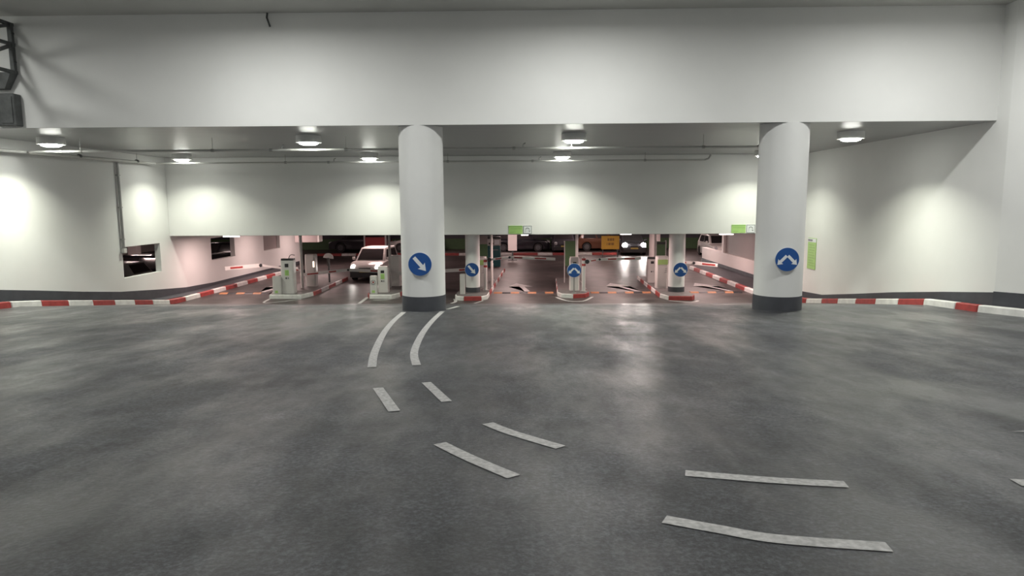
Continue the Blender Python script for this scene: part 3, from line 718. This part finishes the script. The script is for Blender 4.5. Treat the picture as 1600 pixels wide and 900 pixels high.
root = tag(empty('red_board', (-10.35, 46.0, ZG)), 'plain dark red board behind the small white car', 'board')
MB().box(-.70, .70, -.03, .03, .68, 1.42).build('face', 'red', root)
for s in (-.72, .72): MB().box(s - .05, s + .05, -.04, .06, 0, ZC - ZG).build('post', 'cabg', root)
root = tag(empty('ceiling_duct', (-11.2, 35.0, -.43)), 'grey boxed duct hanging from the garage ceiling beside the left wall end', 'duct')
MB().box(-.75, .42, -.3, .3, 0, ZC + .43).build('casing', 'gbrown', root, bevel=.01, seg=1)
MB().box(.42, .5, -.3, .3, .02, ZC + .43).build('end_cap', 'cab', root)

# garage battens
def batten(x, y, z, label, watts=GARAGE_W, L=1.2):
    root = tag(empty('batten_light', (x, y, z)), label, 'ceiling light', 'garage batten lights')
    MB().box(-L / 2, L / 2, -.08, .08, .05, .10).build('tray', 'cab', root)
    MB().box(-L / 2 + .03, L / 2 - .03, -.06, .06, 0, .05).build('tube', 'batten', root)
    for s in (-L / 2.6, L / 2.6): MB().cyl((s, 0, .1), (s, 0, ZC - z), .01, n=6).build('hanger_rod', 'metal', root)
    ld = bpy.data.lights.new('batten_glow', 'AREA'); ld.shape = 'RECTANGLE'; ld.size = L; ld.size_y = .14; ld.energy = watts; ld.color = GARAGE_COL
    lo = bpy.data.objects.new('batten_glow', ld); C.objects.link(lo); lo.parent = root; lo.location = (0, 0, -.01)
batten(-12.3, 28.0, .20, 'lit batten just under the lintel near the left wall', GARAGE_W * 1.2, .7)
batten(-.1, 28.0, .215, 'lit batten just under the lintel below the middle green sign', GARAGE_W, .35)
batten(4.05, 28.0, .23, 'lit batten just under the lintel above the lane with bright headlights', GARAGE_W, .5)
batten(8.15, 28.0, .21, 'lit batten just under the lintel left of the right green sign', GARAGE_W * 1.2, .6)
for j, y in enumerate((34.5, 42.0, 50.0)):
    for i, x in enumerate((-20.0, -7.6, -1.0, 4.4, 11.5, 18.0)):
        batten(x, y, .45, 'garage ceiling batten, %s from the left in the %s row behind the lintel' % (ORD[i], ('middle', 'next', 'farthest')[j]), GARAGE_W)
for x, w2 in ((-11.9, 'left wall'), (8.3, 'right parapet')):  # unseen battens added to brighten the left wall and the parapet
    for y, w3 in ((33.6, 'nearer'), (39.4, 'farther')):
        batten(x, y, .45, '%s of two added unseen battens brightening the %s' % (w3, w2), GARAGE_W * 1.3)
batten(-19.5, 26.5, .45, 'lit batten on the garage ceiling behind the left wall')

# ================================================================== CARS
def car(label, x, y, heading, paintm, L=4.4, W=1.8, H=1.48, hood=1.05, head='head', suv=False, tail=0.35):
    """heading: direction of the nose, degrees in plan (0 = +X)"""
    root = tag(empty('car', (x, y, ZG), R(heading)), label, 'car', 'cars parked or moving in the garage')
    wr_, wx = (.35 if suv else .31), L * .295
    belt = .98 if suv else .92; gz = .22 if suv else .18
    xf, xr = L / 2, -L / 2
    def arch(cx):
        r = wr_ + .06; zc = wr_; a0 = math.asin(max(-1, min(1, (gz - zc) / r)))
        return [(cx + r * math.cos(t), zc + r * math.sin(t)) for t in [a0 + (PI - 2 * a0) * k / 9 for k in range(10)]]
    prof = [(xf - .10, gz), (xf - .01, gz + .12), (xf, .52), (xf - .05, .68), (xf - .22, .78), (xf - hood * .6, belt - .06), (xf - hood, belt),
            (0, belt + .02), (xr + .25, belt + .05), (xr + .05, belt - .02), (xr, .62), (xr + .02, .38), (xr + .14, gz)]
    ar, af = arch(-wx), arch(wx)
    prof = prof + ar[::-1] + af[::-1]
    def hw(xx, z):
        t = abs(xx) / (L / 2); k = 1 - .16 * max(0, (t - .72) / .28) ** 2
        return W / 2 * k * (1 - .035 * max(0, (z - .6) / .4))
    m = MB(); n = len(prof)
    a = [m.bm.verts.new((px, hw(px, pz), pz)) for px, pz in prof]; b = [m.bm.verts.new((px, -hw(px, pz), pz)) for px, pz in prof]
    for i in range(n): j = (i + 1) % n; m.bm.faces.new([a[i], a[j], b[j], b[i]])
    m.bm.faces.new(a); m.bm.faces.new(b[::-1])
    m.build('body', paintm, root, bevel=.035, seg=2, smooth=True)
    # cabin
    wb_, rt = W / 2 * .93, W / 2 * .74
    x0, x1 = xf - hood + .04, xr + tail * .45
    x2, x3 = x0 - (.72 if not suv else .62), x1 + tail
    z0, z1 = belt - .02, H
    base = [Vector((x0, wb_ * .95, z0)), Vector((x1, wb_ * .95, z0)), Vector((x1, -wb_ * .95, z0)), Vector((x0, -wb_ * .95, z0))]
    roof = [Vector((x2, rt, z1 - .02)), Vector((x3, rt, z1 - .03)), Vector((x3, -rt, z1 - .03)), Vector((x2, -rt, z1 - .02))]
    xm = (x2 + x3) / 2
    m = MB()
    m._add(base + roof + [Vector((xm, rt, z1)), Vector((xm, -rt, z1))], [(0, 1, 5, 8, 4), (2, 3, 7, 9, 6), (3, 0, 4, 7), (1, 2, 6, 5), (4, 8, 9, 7), (8, 5, 6, 9)])
    m.build('cabin', paintm, root, bevel=.05, seg=3, smooth=True)
    def pane(A, Bq, Cq, D, u0, u1, v0, v1, name, off=.012):
        f = lambda u, v: (A * (1 - u) + Bq * u) * (1 - v) + (D * (1 - u) + Cq * u) * v
        p = [f(u0, v0), f(u1, v0), f(u1 + (0), v1), f(u0, v1)]
        nn = (p[1] - p[0]).cross(p[3] - p[0]).normalized()
        cen = sum(p, Vector()) / 4
        if nn.dot(cen - Vector((xm, 0, .9))) < 0: nn = -nn
        MB().prism([q + nn * .002 for q in p], nn * off).build(name, 'glass', root)
    pane(base[0], base[3], roof[3], roof[0], .07, .93, .10, .90, 'windscreen')
    pane(base[1], base[2], roof[2], roof[1], .08, .92, .18, .88, 'rear_window')
    for s in (0, 1):
        A, Bq, Cq, D = (base[0], base[1], roof[1], roof[0]) if s == 0 else (base[3], base[2], roof[2], roof[3])
        pane(A, Bq, Cq, D, .10, .46, .12, .86, 'side_window'); pane(A, Bq, Cq, D, .50, .88, .12, .86, 'side_window')
    # wheels
    for sx in (-1, 1):
        for sy in (-1, 1):
            yy = sy * (W / 2 - .12)
            wh = shade_cyl(MB().cyl((sx * wx, yy - sy * .1, wr_), (sx * wx, yy + sy * .1, wr_), wr_, n=28).build('wheel', 'tyre', root))
            shade_cyl(MB().cyl((sx * wx, yy + sy * .1, wr_), (sx * wx, yy + sy * .112, wr_), wr_ * .62, n=20).build('rim', 'rim', wh))
    # front
    for s in (-1, 1):
        yy = s * W * .355
        lx = xf - .12
        m = MB(); k = 1.5 if head == 'headhi' else 1.0; m.cyl((lx - .1, yy, .70), (lx + .10, yy, .67), .125 * k, .10 * k, n=16); m.build('headlight', head, root, smooth=True)
        MB().box(xr - .005, xr + .1, s * W * .36 - .12, s * W * .36 + .12, .66, .80).build('tail_light', 'kred', root, bevel=.02, seg=1)
        m = MB(); m.box(x0 - .35, x0 - .22, s * (wb_ + .02) - .02, s * (wb_ + .02) + s * .17 + .02, z0 + .06, z0 + .20); m.build('mirror', paintm, root, bevel=.025, seg=2)
    MB().box(xf - .1, xf + .004, -W * .43, W * .43, gz + .02, .50).build('lower_grille', 'dark', root, bevel=.02, seg=1)
    MB().box(xf - .15, xf - .018, -W * .17, W * .17, .60, .655).build('badge_slot', 'dark', root)
    MB().box(xf - .02, xf + .018, -.26, .26, .45, .55).build('number_plate', 'plate', root)
    MB().box(xr - .012, xr + .02, -.26, .26, .48, .58).build('number_plate', 'plate', root)
    return root
MT['headoff'] = simple('unlit_headlamp', (.5, .5, .52), .1)
car_white = car('small white car with lit headlights waiting at the barrier', -7.68, 34.15, -93.5, 'p_white', L=3.9, W=1.68, H=1.55, hood=.95, tail=.3)
car('graphite parked car side-on at the back left, behind the low kerb', -12.9, 52.4, 180, 'p_dark', L=4.6, W=1.85, H=1.66, suv=True, head='headoff')
car('silver parked car at the back between red board and left round column', -8.55, 52.4, 180, 'p_silver', L=3.9, H=1.5, head='headoff')
car('black parked car side-on behind the pale notice board', -.5, 52.3, 0, 'p_black', L=4.5, W=1.82, H=1.5, head='headoff')
car('dark parked car nose-on behind the green panel of the post sign', 2.75, 51.9, -90, 'p_dark', L=4.0, H=1.5, head='headoff')
car('bronze parked car behind the ceiling post and yellow board', 5.75, 52.9, 0, 'p_bronze', L=4.0, W=1.75, H=1.48, head='headoff')
car_glare = car('dark car driving in with glaring headlights', 7.55, 49.6, -92, 'p_dark', L=4.4, H=1.5, head='headhi')
car('white parked car seen through the opening above the right parapet', 12.95, 46.6, -90, 'p_white', L=4.4, H=1.5, head='headoff')
car('dark parked car seen through the nearest left opening', -17.6, 30.3, 172, 'p_black', L=4.4, H=1.5, head='headoff')
car('pale parked car low behind the nearest left opening', -17.7, 27.2, 182, 'p_silver', L=4.4, H=1.42, head='headoff')
car('black parked car seen through the middle left opening', -18.2, 39.6, 175, 'p_black', L=4.5, H=1.5, head='headoff')

def headlamp_beams(root, L, W, watts):
    for s in (-1, 1):
        ld = bpy.data.lights.new('headlamp_beam', 'SPOT'); ld.energy = watts; ld.color = (1, .92, .86); ld.spot_size = R(75); ld.spot_blend = .6; ld.shadow_soft_size = .09
        lo = bpy.data.objects.new('headlamp_beam', ld); C.objects.link(lo); lo.parent = root
        lo.location = (L / 2 + .02, s * W * .355, .68); lo.rotation_euler = (R(86), 0, R(-90))
headlamp_beams(car_white, 3.9, 1.68, 12)
headlamp_beams(car_glare, 4.4, 1.8, 70)
